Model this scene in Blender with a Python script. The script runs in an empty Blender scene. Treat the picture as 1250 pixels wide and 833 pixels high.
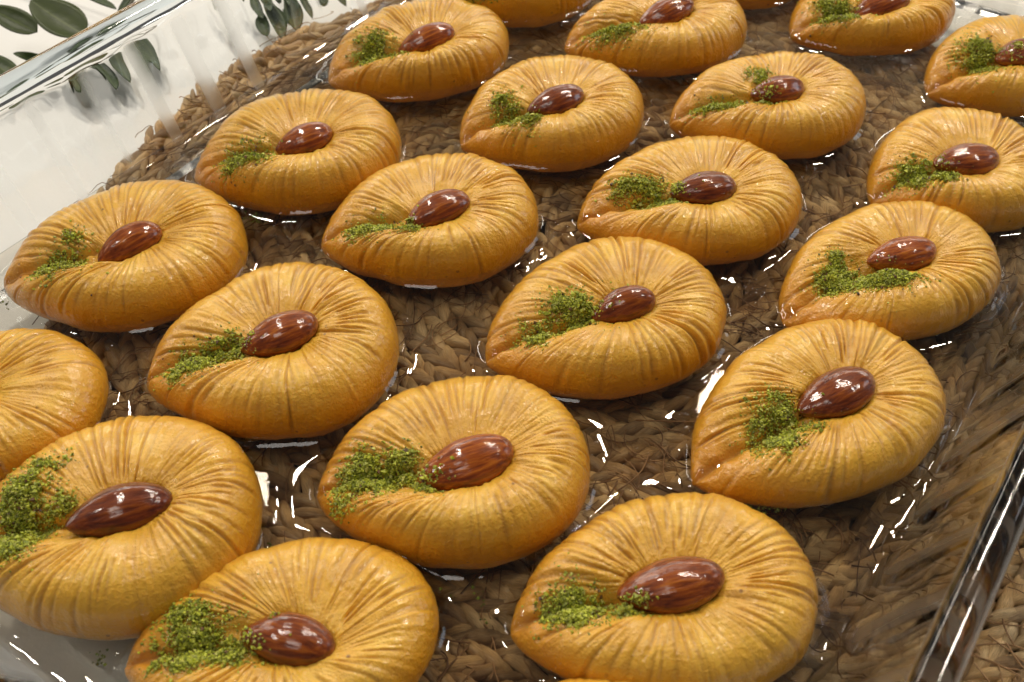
import bpy, math, random
import numpy as np
from mathutils import Vector, Matrix
from mathutils.bvhtree import BVHTree

random.seed(7)
rng = np.random.default_rng(11)
scene = bpy.context.scene
col = scene.collection
R = math.radians

# ------------------------------------------------------------------ camera
PITCH = R(47.5)
CAM = Vector((0, 0, .232))
cam_d = bpy.data.cameras.new("camera")
cam = bpy.data.objects.new("camera", cam_d)
col.objects.link(cam)
cam.location = CAM
cam.rotation_euler = (R(90) - PITCH, 0, 0)
cam_d.sensor_width = 36
cam_d.lens = 36.0
cam_d.clip_start = .01
cam_d.clip_end = 50
cam_d.dof.use_dof = True
cam_d.dof.focus_distance = .31
cam_d.dof.aperture_fstop = 22
scene.camera = cam

# ------------------------------------------------------------------ light
world = bpy.data.worlds.new("World")
scene.world = world
world.use_nodes = True
bg = world.node_tree.nodes["Background"]
bg.inputs[0].default_value = (.98, .95, .92, 1)
bg.inputs[1].default_value = .10


def lamp(name, loc, size, watt, color, target=(.03, .27, 0)):
    d = bpy.data.lights.new(name, 'AREA')
    d.shape = 'DISK'
    d.size = size
    d.energy = watt
    d.color = color
    o = bpy.data.objects.new(name, d)
    col.objects.link(o)
    o.location = loc
    o.rotation_euler = (Vector(target) - Vector(loc)).to_track_quat('-Z', 'Y').to_euler()
    return o


for dx, dz in ((-.16, .0), (.02, .05), (.22, -.02)):
    lamp("ceiling_lamp", (.42 + dx, 1.35 - dx * .3, 1.36 + dz), .085, 4.6, (1.0, .89, .74))
lamp("ceiling_lamp", (-.55, 1.15, 1.45), .14, 7.5, (1.0, .91, .79))
lamp("ceiling_lamp", (.9, .55, 1.25), .12, 4, (1.0, .90, .78))
lamp("ceiling_lamp", (-.9, .25, 1.2), .12, 3, (1.0, .92, .82))
lamp("ceiling_panel", (-.35, -.3, 2.0), .6, 5.0, (1.0, .94, .86))
lamp("added_cool_fill", (2.1, .9, .95), .8, 5.0, (.78, .89, 1.0))  # added cool area light, lifts the right rim and gives the syrup sheen

strip = lamp("added_low_strip", (-1.5, 1.3, .75), 3.0, 12.0, (1.0, .93, .82))  # added low strip, draws long glints along the syrup edges
strip.data.shape = 'RECTANGLE'
strip.data.size_y = .08
strip = lamp("added_low_strip", (.35, 2.4, .66), 3.2, 12.0, (1.0, .93, .82))  # second added strip, behind the dish, for the same glints
strip.data.shape = 'RECTANGLE'
strip.data.size_y = .08

scene.view_settings.view_transform = 'Standard'
scene.view_settings.look = 'None'
scene.view_settings.exposure = -.06
scene.view_settings.gamma = 1
scene.render.engine = 'CYCLES'
cy = scene.cycles
cy.use_denoising = True
cy.denoiser = 'OPENIMAGEDENOISE'
cy.max_bounces = 28
cy.transmission_bounces = 28
cy.transparent_max_bounces = 24
cy.diffuse_bounces = 4
cy.glossy_bounces = 6
cy.sample_clamp_indirect = 6
cy.caustics_reflective = False
cy.caustics_refractive = True
cy.blur_glossy = .3

# ------------------------------------------------------------------ helpers
F = 1250.0
fw = np.array([0, math.cos(PITCH), -math.sin(PITCH)])
up = np.array([0, math.sin(PITCH), math.cos(PITCH)])
C0 = np.array([0, 0, .232])


def at(x, y, z):
    """point of the place seen at photograph pixel (x, y) at height z"""
    d = fw + np.array([1, 0, 0]) * (x - 625) / F - up * (y - 416.5) / F
    return C0 + d * ((z - .232) / d[2])


def depth(P):
    return float((np.array(P) - C0) @ fw)


def mesh_np(name, V, Fq, smooth=True):
    """mesh from vertex array and (n,k) face array or list"""
    me = bpy.data.meshes.new(name)
    V = np.asarray(V, np.float32)
    if isinstance(Fq, np.ndarray):
        n, k = Fq.shape
        me.vertices.add(len(V))
        me.vertices.foreach_set('co', V.ravel())
        me.loops.add(n * k)
        me.loops.foreach_set('vertex_index', Fq.astype(np.int32).ravel())
        me.polygons.add(n)
        me.polygons.foreach_set('loop_start', np.arange(0, n * k, k, dtype=np.int32))
        me.polygons.foreach_set('loop_total', np.full(n, k, np.int32))
        me.update(calc_edges=True)
        me.validate()
    else:
        me.from_pydata([tuple(v) for v in V.tolist()], [], Fq)
        me.update()
    me.polygons.foreach_set('use_smooth', np.full(len(me.polygons), smooth))
    return me


def link(name, me, mat, parent=None, loc=None):
    o = bpy.data.objects.new(name, me)
    if mat and not me.materials:
        me.materials.append(mat)
    col.objects.link(o)
    if parent:
        o.parent = parent
    if loc is not None:
        o.location = loc
    return o


def tag(o, label, cat, group=None):
    o['label'] = label
    o['category'] = cat
    if group:
        o['group'] = group


def empty(name, loc, rz=0):
    o = bpy.data.objects.new(name, None)
    o.empty_display_size = .01
    col.objects.link(o)
    o.location = loc
    o.rotation_euler = (0, 0, rz)
    return o


def float_attr(me, name, arr):
    a = me.attributes.new(name, 'FLOAT', 'POINT')
    a.data.foreach_set('value', np.asarray(arr, np.float32).ravel())


def color_attr(me, name, arr):
    a = me.attributes.new(name, 'FLOAT_COLOR', 'POINT')
    arr = np.concatenate([arr, np.ones((len(arr), 1))], 1).astype(np.float32)
    a.data.foreach_set('color', arr.ravel())


def vec_attr(me, name, arr):
    a = me.attributes.new(name, 'FLOAT_VECTOR', 'POINT')
    a.data.foreach_set('vector', np.asarray(arr, np.float32).ravel())


def snoise(x, seed, octaves=2):
    """cheap smooth 1-D noise by interpolated random values"""
    r = np.random.default_rng(seed)
    out = np.zeros_like(x, dtype=float)
    amp = 1.0
    for o in range(octaves):
        tab = r.uniform(-1, 1, 4096)
        xi = np.floor(x).astype(int)
        f = x - xi
        f = f * f * (3 - 2 * f)
        out += amp * (tab[xi % 4096] * (1 - f) + tab[(xi + 1) % 4096] * f)
        x = x * 2.03 + 17
        amp *= .5
    return out


def noise2(x, y, seed):
    r = np.random.default_rng(seed)
    tab = r.uniform(-1, 1, (256, 256))
    xi = np.floor(x).astype(int)
    yi = np.floor(y).astype(int)
    fx = x - xi
    fy = y - yi
    fx = fx * fx * (3 - 2 * fx)
    fy = fy * fy * (3 - 2 * fy)
    a = tab[xi % 256, yi % 256]
    b = tab[(xi + 1) % 256, yi % 256]
    c = tab[xi % 256, (yi + 1) % 256]
    d = tab[(xi + 1) % 256, (yi + 1) % 256]
    return (a * (1 - fx) + b * fx) * (1 - fy) + (c * (1 - fx) + d * fx) * fy


# ------------------------------------------------------------------ materials
class NT:
    def __init__(s, name):
        s.m = bpy.data.materials.new(name)
        s.m.use_nodes = True
        s.t = s.m.node_tree
        s.p = s.t.nodes['Principled BSDF']
        s.out = s.t.nodes['Material Output']

    def n(s, kind, **kw):
        nd = s.t.nodes.new(kind)
        for k, v in kw.items():
            if k in nd.inputs:
                nd.inputs[k].default_value = v
            else:
                setattr(nd, k, v)
        return nd

    def l(s, a, b):
        s.t.links.new(a, b)

    def ramp(s, fac, stops):
        r = s.n('ShaderNodeValToRGB')
        el = r.color_ramp.elements
        while len(el) < len(stops):
            el.new(.5)
        for e, (p, c) in zip(el, stops):
            e.position = p
            e.color = (*c, 1) if len(c) == 3 else c
        s.l(fac, r.inputs[0])
        return r.outputs[0]

    def mix(s, fac, a, b, mode='MIX'):
        m = s.n('ShaderNodeMix')
        m.data_type = 'RGBA'
        m.blend_type = mode
        for sock, v in ((m.inputs[0], fac), (m.inputs[6], a), (m.inputs[7], b)):
            if hasattr(v, 'is_output'):
                s.l(v, sock)
            elif isinstance(v, (int, float)):
                sock.default_value = v
            else:
                sock.default_value = (*v, 1)
        return m.outputs[2]

    def math(s, op, a, b=0.0):
        m = s.n('ShaderNodeMath', operation=op)
        for i, v in enumerate((a, b)):
            if hasattr(v, 'is_output'):
                s.l(v, m.inputs[i])
            else:
                m.inputs[i].default_value = v
        return m.outputs[0]

    def noise(s, scale, vec=None, detail=3, rough=.55):
        nd = s.n('ShaderNodeTexNoise')
        nd.inputs['Scale'].default_value = scale
        nd.inputs['Detail'].default_value = detail
        nd.inputs['Roughness'].default_value = rough
        if vec is not None:
            s.l(vec, nd.inputs['Vector'])
        return nd.outputs['Fac']

    def attr(s, name, out='Fac'):
        a = s.n('ShaderNodeAttribute', attribute_name=name)
        return a.outputs[out]

    def bump(s, h, dist, strength=1.0, prev=None):
        b = s.n('ShaderNodeBump')
        b.inputs['Distance'].default_value = dist
        b.inputs['Strength'].default_value = strength
        s.l(h, b.inputs['Height'])
        if prev is not None:
            s.l(prev, b.inputs['Normal'])
        return b.outputs[0]

    def obj(s):
        return s.n('ShaderNodeTexCoord').outputs['Object']

    def maprange(s, v, a, b, c, d):
        m = s.n('ShaderNodeMapRange')
        s.l(v, m.inputs[0])
        for i, x in enumerate((a, b, c, d)):
            m.inputs[i + 1].default_value = x
        return m.outputs[0]


def mat_dough():
    t = NT('syrup_soaked_dough')
    fold = t.attr('fold_uv', 'Vector')
    tone = t.attr('soak')
    toast = t.attr('toast')
    crease_shade = t.attr('crease_shade')
    o = t.obj()
    n1 = t.noise(75, o, 4)
    n2 = t.noise(600, o, 3)
    mp = t.n('ShaderNodeMapping')
    mp.inputs['Scale'].default_value = (1, .10, 1)
    t.l(fold, mp.inputs['Vector'])
    streak = t.noise(1.5, mp.outputs[0], 4, .62)
    base = t.ramp(n1, [(.30, (.68, .345, .026)), (.5, (.82, .455, .046)), (.72, (.92, .58, .095))])
    soaked = t.ramp(n1, [(.3, (.56, .235, .010)), (.7, (.70, .345, .018))])
    f = t.math('ADD', tone, t.maprange(n1, .3, .7, -.25, .25))
    f = t.maprange(f, .25, 1.0, 0, 1)
    c = t.mix(f, base, soaked)
    c = t.mix(t.math('MULTIPLY', toast, t.maprange(n1, .35, .65, .1, .75)), c, (.66, .285, .025))
    # fine streaks along the pleats, a touch browner
    c = t.mix(t.maprange(streak, .50, .72, 0, .2), c, (.53, .275, .075))
    c = t.mix(t.math('MULTIPLY', crease_shade, .85), c, (.34, .145, .022))  # pleat grooves and seam painted darker, shade put into the colour
    # tiny toasted freckles
    v = t.n('ShaderNodeTexVoronoi')
    v.inputs['Scale'].default_value = 260
    t.l(o, v.inputs['Vector'])
    fr = t.math('MULTIPLY', t.maprange(v.outputs['Distance'], .09, .16, 1, 0), t.maprange(t.noise(110, o), .56, .64, 0, .8))
    c = t.mix(fr, c, (.22, .09, .02))
    t.l(c, t.p.inputs['Base Color'])
    flank = t.maprange(t.attr('flank'), .55, .8, 1, .15)
    b = t.bump(t.math('MULTIPLY', streak, flank), .00035, .7)
    b = t.bump(t.noise(340, o, 3, .6), .00038, .8, b)
    bc = t.bump(n2, .00014, .6, b)
    b = t.bump(n2, .00036, .9, b)
    b = t.bump(t.noise(1300, o, 2), .00030, 1.0, b)
    t.l(b, t.p.inputs['Normal'])
    t.l(bc, t.p.inputs['Coat Normal'])
    t.l(t.ramp(t.noise(160, o), [(.35, (.34,) * 3), (.65, (.50,) * 3)]), t.p.inputs['Roughness'])
    t.p.inputs['Coat Weight'].default_value = .8
    t.p.inputs['Specular IOR Level'].default_value = .3
    t.l(t.ramp(t.noise(220, o), [(.4, (.07,) * 3), (.62, (.20,) * 3)]), t.p.inputs['Coat Roughness'])
    t.p.inputs['Subsurface Weight'].default_value = .22
    t.p.inputs['Subsurface Radius'].default_value = (1, .45, .12)
    t.p.inputs['Subsurface Scale'].default_value = .003
    return t.m


def mat_almond():
    t = NT('glazed_almond_skin')
    o = t.obj()
    mp = t.n('ShaderNodeMapping')
    mp.inputs['Scale'].default_value = (.13, 1, 1)
    t.l(o, mp.inputs['Vector'])
    rnd = t.n('ShaderNodeObjectInfo').outputs['Random']
    st = t.noise(900, mp.outputs[0], 4, .6)
    c = t.ramp(st, [(.30, (.10, .015, .002)), (.5, (.29, .060, .004)), (.72, (.52, .155, .011))])
    dark = t.mix(1.0, c, (.46, .36, .26), 'MULTIPLY')
    c = t.mix(t.attr('deep'), c, dark)
    t.l(c, t.p.inputs['Base Color'])
    t.p.inputs['Roughness'].default_value = .30
    b = t.bump(st, .00045, .8)
    b2 = t.bump(t.noise(300, o, 1), .00045, .5, t.bump(st, .00045, .25))
    t.l(b, t.p.inputs['Normal'])
    t.l(b2, t.p.inputs['Coat Normal'])
    t.p.inputs['Coat Weight'].default_value = 1
    t.p.inputs['Specular IOR Level'].default_value = .15
    t.p.inputs['Coat Roughness'].default_value = .03
    t.p.inputs['Subsurface Weight'].default_value = .08
    t.p.inputs['Subsurface Radius'].default_value = (1, .3, .1)
    t.p.inputs['Subsurface Scale'].default_value = .002
    return t.m


def mat_crumb():
    t = NT('crushed_pistachio')
    c = t.attr('crumb_colour', 'Color')
    t.l(c, t.p.inputs['Base Color'])
    t.p.inputs['Roughness'].default_value = .5
    t.p.inputs['Subsurface Weight'].default_value = .12
    t.p.inputs['Subsurface Radius'].default_value = (.6, 1, .2)
    t.p.inputs['Subsurface Scale'].default_value = .0006
    return t.m


def mat_glass(tint=(.97, .985, .985), rough=0.0):
    t = NT('clear_glass')
    t.p.inputs['Base Color'].default_value = (*tint, 1)
    t.p.inputs['Roughness'].default_value = rough
    t.p.inputs['IOR'].default_value = 1.47
    t.p.inputs['Transmission Weight'].default_value = 1
    return t.m


def clear_layer(name, tint, ior, rough):
    """thin clear layer: lets light straight through, mirrors by Fresnel"""
    t = NT(name)
    t.t.nodes.remove(t.p)
    fr = t.n('ShaderNodeFresnel', IOR=ior)
    tr = t.n('ShaderNodeBsdfTransparent')
    tr.inputs[0].default_value = (*tint, 1)
    gl = t.n('ShaderNodeBsdfGlossy')
    gl.inputs['Color'].default_value = (1, 1, 1, 1)
    gl.inputs['Roughness'].default_value = rough
    mx = t.n('ShaderNodeMixShader')
    front = t.math('SUBTRACT', 1.0, t.n('ShaderNodeNewGeometry').outputs['Backfacing'])
    t.l(t.math('MULTIPLY', fr.outputs[0], front), mx.inputs[0])
    t.l(tr.outputs[0], mx.inputs[1])
    t.l(gl.outputs[0], mx.inputs[2])
    t.l(mx.outputs[0], t.out.inputs['Surface'])
    return t.m


def mat_syrup():
    return clear_layer('sugar_syrup', (.965, .945, .91), 1.42, .015)


def mat_straw():
    t = NT('seagrass')
    sv = t.attr('strand_uv', 'Vector')
    mp = t.n('ShaderNodeMapping')
    mp.inputs['Scale'].default_value = (1, .06, 1)
    t.l(sv, mp.inputs['Vector'])
    st = t.noise(9, mp.outputs[0], 4, .6)
    tc = t.n('ShaderNodeNewGeometry').outputs['Position']
    n = t.noise(55, tc, 3)
    c = t.ramp(n, [(.30, (.33, .18, .065)), (.48, (.60, .39, .17)), (.68, (.80, .61, .34))])
    c = t.mix(t.maprange(st, .42, .66, 0, .65), c, (.24, .13, .055))
    c = t.mix(t.maprange(t.noise(21, tc, 2), .5, .66, 0, .4), c, (.38, .31, .17))
    sp = t.n('ShaderNodeSeparateXYZ')
    t.l(sv, sp.inputs[0])
    wn = t.n('ShaderNodeTexWhiteNoise', noise_dimensions='1D')
    t.l(t.math('ADD', t.math('FLOOR', t.math('MULTIPLY', sp.outputs[2], 7.0)), t.n('ShaderNodeObjectInfo').outputs['Random']), wn.inputs['W'])
    each = t.ramp(wn.outputs['Value'], [(.0, (.50, .45, .42)), (.45, (.95, .92, .88)), (1.0, (1.25, 1.22, 1.15))])
    c = t.mix(1.0, c, each, 'MULTIPLY')
    t.l(c, t.p.inputs['Base Color'])
    t.p.inputs['Roughness'].default_value = .38
    b = t.bump(st, .0006, .9)
    t.l(b, t.p.inputs['Normal'])
    return t.m


def mat_fibre():
    t = NT('dry_fibre')
    n = t.noise(60, t.n('ShaderNodeNewGeometry').outputs['Position'], 2)
    t.l(t.ramp(n, [(.35, (.11, .045, .015)), (.65, (.40, .22, .09))]), t.p.inputs['Base Color'])
    t.p.inputs['Roughness'].default_value = .6
    return t.m


def mat_cloth():
    t = NT('white_cotton')
    o = t.obj()
    t.l(t.ramp(t.noise(6, o), [(.3, (.80, .80, .77)), (.7, (.86, .86, .835))]), t.p.inputs['Base Color'])
    t.p.inputs['Roughness'].default_value = .85
    t.l(t.bump(t.noise(700, o, 3), .0003, .5), t.p.inputs['Normal'])
    t.p.inputs['Sheen Weight'].default_value = .2
    return t.m


def mat_leaf():
    t = NT('leathery_leaf')
    lu = t.attr('leaf_uv', 'Vector')
    sep = t.n('ShaderNodeSeparateXYZ')
    t.l(lu, sep.inputs[0])
    rib = t.maprange(t.math('ABSOLUTE', sep.outputs[1]), 0, .10, 1, 0)
    rnd = t.n('ShaderNodeObjectInfo').outputs['Random']
    n = t.noise(140, t.obj(), 3)
    c = t.ramp(n, [(.3, (.014, .034, .008)), (.7, (.042, .070, .012))])
    c = t.mix(t.maprange(rnd, .55, 1, 0, .6), c, (.055, .070, .010))
    c = t.mix(t.math('MULTIPLY', rib, .5), c, (.14, .18, .05))
    t.l(c, t.p.inputs['Base Color'])
    t.p.inputs['Roughness'].default_value = .42
    t.p.inputs['Specular IOR Level'].default_value = .35
    t.l(t.bump(n, .0006, .5), t.p.inputs['Normal'])
    return t.m


def mat_plain(name, color, rough):
    t = NT(name)
    n = t.noise(90, t.obj(), 3)
    t.l(t.mix(n, tuple(v * .7 for v in color), color), t.p.inputs['Base Color'])
    t.p.inputs['Roughness'].default_value = rough
    return t.m


M_DOUGH, M_ALMOND, M_CRUMB, M_GLASS, M_SYRUP = mat_dough(), mat_almond(), mat_crumb(), mat_glass(), mat_syrup()
M_STRAW, M_FIBRE, M_CLOTH, M_LEAF = mat_straw(), mat_fibre(), mat_cloth(), mat_leaf()
M_STEM = mat_plain('leaf_stalk', (.06, .05, .02), .5)

# ------------------------------------------------------------------ tablecloth
CLOTH_Z = -.0185
nx, ny = 300, 300
xs = np.linspace(-1.1, 1.1, nx)
ys = np.linspace(-.5, 1.7, ny)
X, Y = np.meshgrid(xs, ys, indexing='ij')
fold = .0045 * noise2(X * 9 + 3, Y * 9, 5) + .0014 * noise2((X + Y) * 22, (X - Y) * 7, 6)
dm = np.hypot(X - .0377, Y - .2656)
fold *= np.clip((dm - .17) / .12, .1, 1)
Zc = CLOTH_Z + fold
idx = np.arange(nx * ny).reshape(nx, ny)
Fq = np.stack([idx[:-1, :-1], idx[1:, :-1], idx[1:, 1:], idx[:-1, 1:]], -1).reshape(-1, 4)
cl = link('tabletop', mesh_np('tabletop', np.stack([X, Y, Zc], -1).reshape(-1, 3), Fq), M_CLOTH)
cl['kind'] = 'structure'
cl['label'] = 'table covered with a white cotton cloth'

# ------------------------------------------------------------------ woven placemat
MC = np.array([.0377, .2656])
MR = .197
MTOP = -.0058
placemat = empty('placemat', (MC[0], MC[1], -.016))
tag(placemat, 'round braided seagrass placemat lying under the glass dish', 'placemat')


def strand_proto(seed, nl=8, nr=7):
    r = np.random.default_rng(seed)
    L, w, th = .0165, .0021, .0026
    V, U = [], []
    bend = r.uniform(-.0012, .0012)
    for i in range(nl):
        a = i / (nl - 1)
        prof = max(.10, math.sin(math.pi * a)) ** .55
        x = (a - .5) * L
        zc_ = .0016 * math.sin(math.pi * a) - .0018
        yc = bend * math.sin(math.pi * a)
        for j in range(nr):
            ph = 2 * math.pi * j / nr
            k = 1 + r.uniform(-.10, .10)
            V.append((x, yc + w * prof * math.cos(ph) * k, zc_ + th * prof * math.sin(ph) * k))
            U.append((j / nr * 8, a * 12, seed * 3.7))
    Fc = []
    for i in range(nl - 1):
        for j in range(nr):
            Fc.append((i * nr + j, i * nr + (j + 1) % nr, (i + 1) * nr + (j + 1) % nr, (i + 1) * nr + j))
    return np.array(V), np.array(Fc), np.array(U)


protos = [strand_proto(k) for k in range(7)]
strands = []
row = .0090
k = 1
while k * row < MR - .003:
    rr = k * row - row * .45 + .002
    n = max(5, int(2 * math.pi * rr / .0055))
    off = rng.uniform(0, 6.28)
    for i in range(n):
        for side in (-1, 1):
            a = off + 2 * math.pi * (i + (.5 if side > 0 else 0)) / n + rng.normal(0, .0006 / rr)
            r_ = rr + side * row * .24 + rng.normal(0, .0004)
            ang = a + math.pi / 2 + side * R(24) + rng.normal(0, R(5))
            sc = rng.uniform(.88, 1.12)
            tilt = rng.normal(0, R(4))
            z = -.0065 + (.0002 - abs(rng.normal(0, .0007)))
            z = MTOP - .0021 - abs(rng.normal(0, .0009))
            strands.append((MC[0] + r_ * math.cos(a), MC[1] + r_ * math.sin(a), z, ang, sc, tilt, int(rng.integers(7))))
    k += 1


def dish_uv(x, y):
    return .5736 * x + .8192 * y, .8192 * x - .5736 * y


def pix(P):
    d = np.array(P) - C0
    z = d @ fw
    return 625 + F * d[0] / z, 416.5 - F * (d @ up) / z


def strand_score(s):
    px, py = pix(s[:3])
    if not (-20 < px < 1270 and -20 < py < 853):
        return 9
    u, v = dish_uv(s[0], s[1])
    out = v > .008 or v < -.285
    return depth(s[:3]) - (.25 if out else 0)


order = sorted(range(len(strands)), key=lambda i: strand_score(strands[i]))
singles = set(order[:300])
pm = []
for q, (v, f, u) in enumerate(protos):
    me = mesh_np('strand', v, f)
    vec_attr(me, 'strand_uv', u)
    me.materials.append(M_STRAW)
    pm.append(me)
VV, FF, UU, base_i = [], [], [], 0
for i, (x, y, z, ang, sc, tilt, q) in enumerate(strands):
    Mx = Matrix.Translation((x, y, z)) @ Matrix.Rotation(ang, 4, 'Z') @ Matrix.Rotation(tilt, 4, 'Y') @ Matrix.Diagonal((sc, sc * 1.0, 1, 1))
    if i in singles:
        o = bpy.data.objects.new('strand', pm[q])
        col.objects.link(o)
        o.parent = placemat
        o.matrix_local = Matrix.Translation((-MC[0], -MC[1], .016)) @ Mx
    else:
        v, f, u = protos[q]
        m = np.array(Mx)
        VV.append(v @ m[:3, :3].T + m[:3, 3] - np.array([MC[0], MC[1], -.016]))
        FF.append(f + base_i)
        UU.append(u + rng.uniform(0, 50))
        base_i += len(v)
me = mesh_np('strand_weave', np.concatenate(VV), np.concatenate(FF))
vec_attr(me, 'strand_uv', np.concatenate(UU))
w_ = link('strand_weave', me, M_STRAW, placemat)
w_['kind'] = 'stuff'
# backing under the braid, so no cloth shows through the gaps
n = 180
V = [(0, 0, .0035), (0, 0, .0008)]
Fc = []
for i in range(n):
    a = 2 * math.pi * i / n
    rr = MR - .005 + .0012 * math.sin(a * 31)
    V.append((rr * math.cos(a), rr * math.sin(a), .0035))
    V.append((rr * math.cos(a), rr * math.sin(a), .0008))
for i in range(n):
    a, b = 2 + 2 * i, 2 + 2 * ((i + 1) % n)
    Fc += [(0, a, b), (1, b + 1, a + 1), (a, a + 1, b + 1, b)]
me = mesh_np('backing', np.array(V), Fc, False)
vec_attr(me, 'strand_uv', np.array(V) * 300)
link('backing', me, mat_plain('straw_backing', (.10, .058, .028), .8), placemat)


def tube_np(pts, rad, nr=4):
    pts = np.asarray(pts)
    t = np.gradient(pts, axis=0)
    t /= np.linalg.norm(t, axis=1, keepdims=True) + 1e-12
    ref = np.array([0, 0, 1.0])
    a = np.cross(t, ref)
    a /= np.linalg.norm(a, axis=1, keepdims=True) + 1e-9
    b = np.cross(t, a)
    rad = np.broadcast_to(rad, (len(pts),))
    V = []
    for j in range(nr):
        ph = 2 * math.pi * j / nr
        V.append(pts + (a * math.cos(ph) + b * math.sin(ph)) * rad[:, None])
    V = np.stack(V, 1).reshape(-1, 3)
    n = len(pts)
    i, j = np.meshgrid(np.arange(n - 1), np.arange(nr), indexing='ij')
    Fq = np.stack([i * nr + j, i * nr + (j + 1) % nr, (i + 1) * nr + (j + 1) % nr, (i + 1) * nr + j], -1).reshape(-1, 4)
    return V, Fq


VV, FF, base_i = [], [], 0
for i in range(2600):
    rr = (MR - (.013 if i % 16 else .002)) * math.sqrt(rng.uniform(.002, 1.0))
    a = rng.uniform(0, 2 * math.pi)
    x, y = rr * math.cos(a), rr * math.sin(a)
    d = a + .5 + (rng.normal(0, .45) if rng.random() < .7 else rng.uniform(0, 6.28))
    L = rng.uniform(.006, .022)
    n = 7
    s = np.linspace(-.5, .5, n)
    curl = rng.normal(0, 1.3)
    dd = d + curl * s
    px_ = x + np.cumsum(np.cos(dd)) * L / n
    py_ = y + np.cumsum(np.sin(dd)) * L / n
    rad = np.hypot(px_, py_)
    pz = .0103 + .0005 * np.sin(rad / row * 2 * math.pi) * .6 + rng.uniform(-.0008, .0003)
    pz = np.full(n, pz) if np.isscalar(pz) else pz
    pz = np.where(rad > MR - .004, pz - (rad - MR + .004) * .8, pz)
    if rng.random() < .05 and rr > MR - .02:
        pz = pz + np.linspace(0, .004, n)
    v, f = tube_np(np.stack([px_, py_, pz], -1), .00012 + .00015 * rng.random(), 3)
    VV.append(v)
    FF.append(f + base_i)
    base_i += len(v)
fb = link('loose_fibres', mesh_np('loose_fibres', np.concatenate(VV), np.concatenate(FF)), M_FIBRE, placemat)
fb['kind'] = 'stuff'

# ------------------------------------------------------------------ glass dish
# local axes of the dish: u along its length, v across
U0, U1, V0, V1 = .0215, .466, -.2794, .0015
UX = np.array([.5736, .8192])
VX = np.array([.8192, -.5736])
dish = empty('baking_dish', (*(UX * (U0 + U1) / 2 + VX * (V0 + V1) / 2), -.0052), math.atan2(.8192, .5736))
tag(dish, 'large rectangular clear glass baking dish with fluted walls and rounded rim', 'dish')


def rrect(hu, hv, rc, n_side_u, n_side_v, n_c):
    """rounded rectangle, counter-clockwise: points, normals, arc length"""
    P, Nn = [], []
    for (cx, cy_, a0) in ((hu - rc, hv - rc, 0), (-(hu - rc), hv - rc, 90), (-(hu - rc), -(hv - rc), 180), (hu - rc, -(hv - rc), 270)):
        for i in range(n_c):
            a = R(a0 + 90 * i / n_c)
            P.append((cx + rc * math.cos(a), cy_ + rc * math.sin(a)))
            Nn.append((math.cos(a), math.sin(a)))
        a = R(a0 + 90)
        e0 = (cx + rc * math.cos(a), cy_ + rc * math.sin(a))
        if a0 in (0, 180):
            sg = -1 if a0 == 0 else 1
            e1 = (sg * (hu - rc), e0[1])
            m = n_side_u
        else:
            sg = -1 if a0 == 90 else 1
            e1 = (e0[0], sg * (hv - rc))
            m = n_side_v
        for i in range(m):
            k_ = i / m
            P.append((e0[0] + (e1[0] - e0[0]) * k_, e0[1] + (e1[1] - e0[1]) * k_))
            Nn.append((math.cos(a), math.sin(a)))
    P = np.array(P)
    Nn = np.array(Nn)
    d = np.linalg.norm(np.roll(P, -1, 0) - P, axis=1)
    s = np.concatenate([[0], np.cumsum(d)])
    return P, Nn, s[:-1], s[-1]


hu, hv = (U1 - U0) / 2, (V1 - V0) / 2
PP, NN, SS, STOT = rrect(hu, hv, .034, 300, 190, 44)
nfl = round(STOT / .0215)
ph = SS / STOT * nfl * math.pi
scal = 1 - np.abs(np.sin(ph))            # sharp ridge between shallow flutes
scal = (.5 + .5 * np.cos(2 * ph)) ** 2.0 * (1 + .25 * snoise(SS / .03, 5))
# profile: (offset, z, flute amplitude); z measured from the inside floor
inner = [(-.0100, 0, 0), (-.0070, .0001, 0), (-.0045, .0005, .1), (-.0022, .0014, .35), (-.0006, .0030, .7), (.0008, .0055, 1), (.0022, .009, 1),
         (.0040, .014, 1), (.0058, .019, 1), (.0076, .024, 1), (.0094, .029, 1), (.0110, .0335, .9), (.0124, .0370, .6), (.0132, .0395, .2)]
rim = []
rc_, ro, rz_ = .0043, .0160, .0440
for i in range(17):
    a = R(218 - 256 * i / 16)
    rim.append((ro + rc_ * math.cos(a), rz_ + rc_ * math.sin(a), 0))
outer = [(.0176, .0390, .2), (.0168, .0360, .7), (.0153, .0320, 1), (.0134, .027, 1), (.0116, .022, 1), (.0098, .017, 1), (.0080, .012, 1),
         (.0062, .007, 1), (.0046, .003, .9), (.0026, -.001, .6), (.0002, -.0035, .2), (-.003, -.0048, 0), (-.0085, -.0050, 0)]
AMP_IN, AMP_OUT = .0004, .0009


def ring(o, z, a, amp):
    wv = .00022 * a * noise2(SS / .006 + 9, np.full_like(SS, z / .008 + (50 if amp > 0 else 20)), 44)
    w = np.stack([PP[:, 0], PP[:, 1]], 1) + NN * (o + amp * a * scal + wv)[:, None]
    return np.concatenate([w, np.full((len(w), 1), z + .0052)], 1)


def sheet(rings):
    n = len(PP)
    V = np.concatenate(rings)
    k_, i = np.meshgrid(np.arange(len(rings) - 1), np.arange(n), indexing='ij')
    Fq = np.stack([k_ * n + i, k_ * n + (i + 1) % n, (k_ + 1) * n + (i + 1) % n, (k_ + 1) * n + i], -1).reshape(-1, 4)
    return V, Fq


RI = [ring(o, z, a, -AMP_IN) for o, z, a in inner]
RR_ = [ring(o, z, a, 0) for o, z, a in rim]
RO = [ring(o, z, a, AMP_OUT) for o, z, a in outer]


def flip(f):
    return f[:, ::-1]


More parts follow.
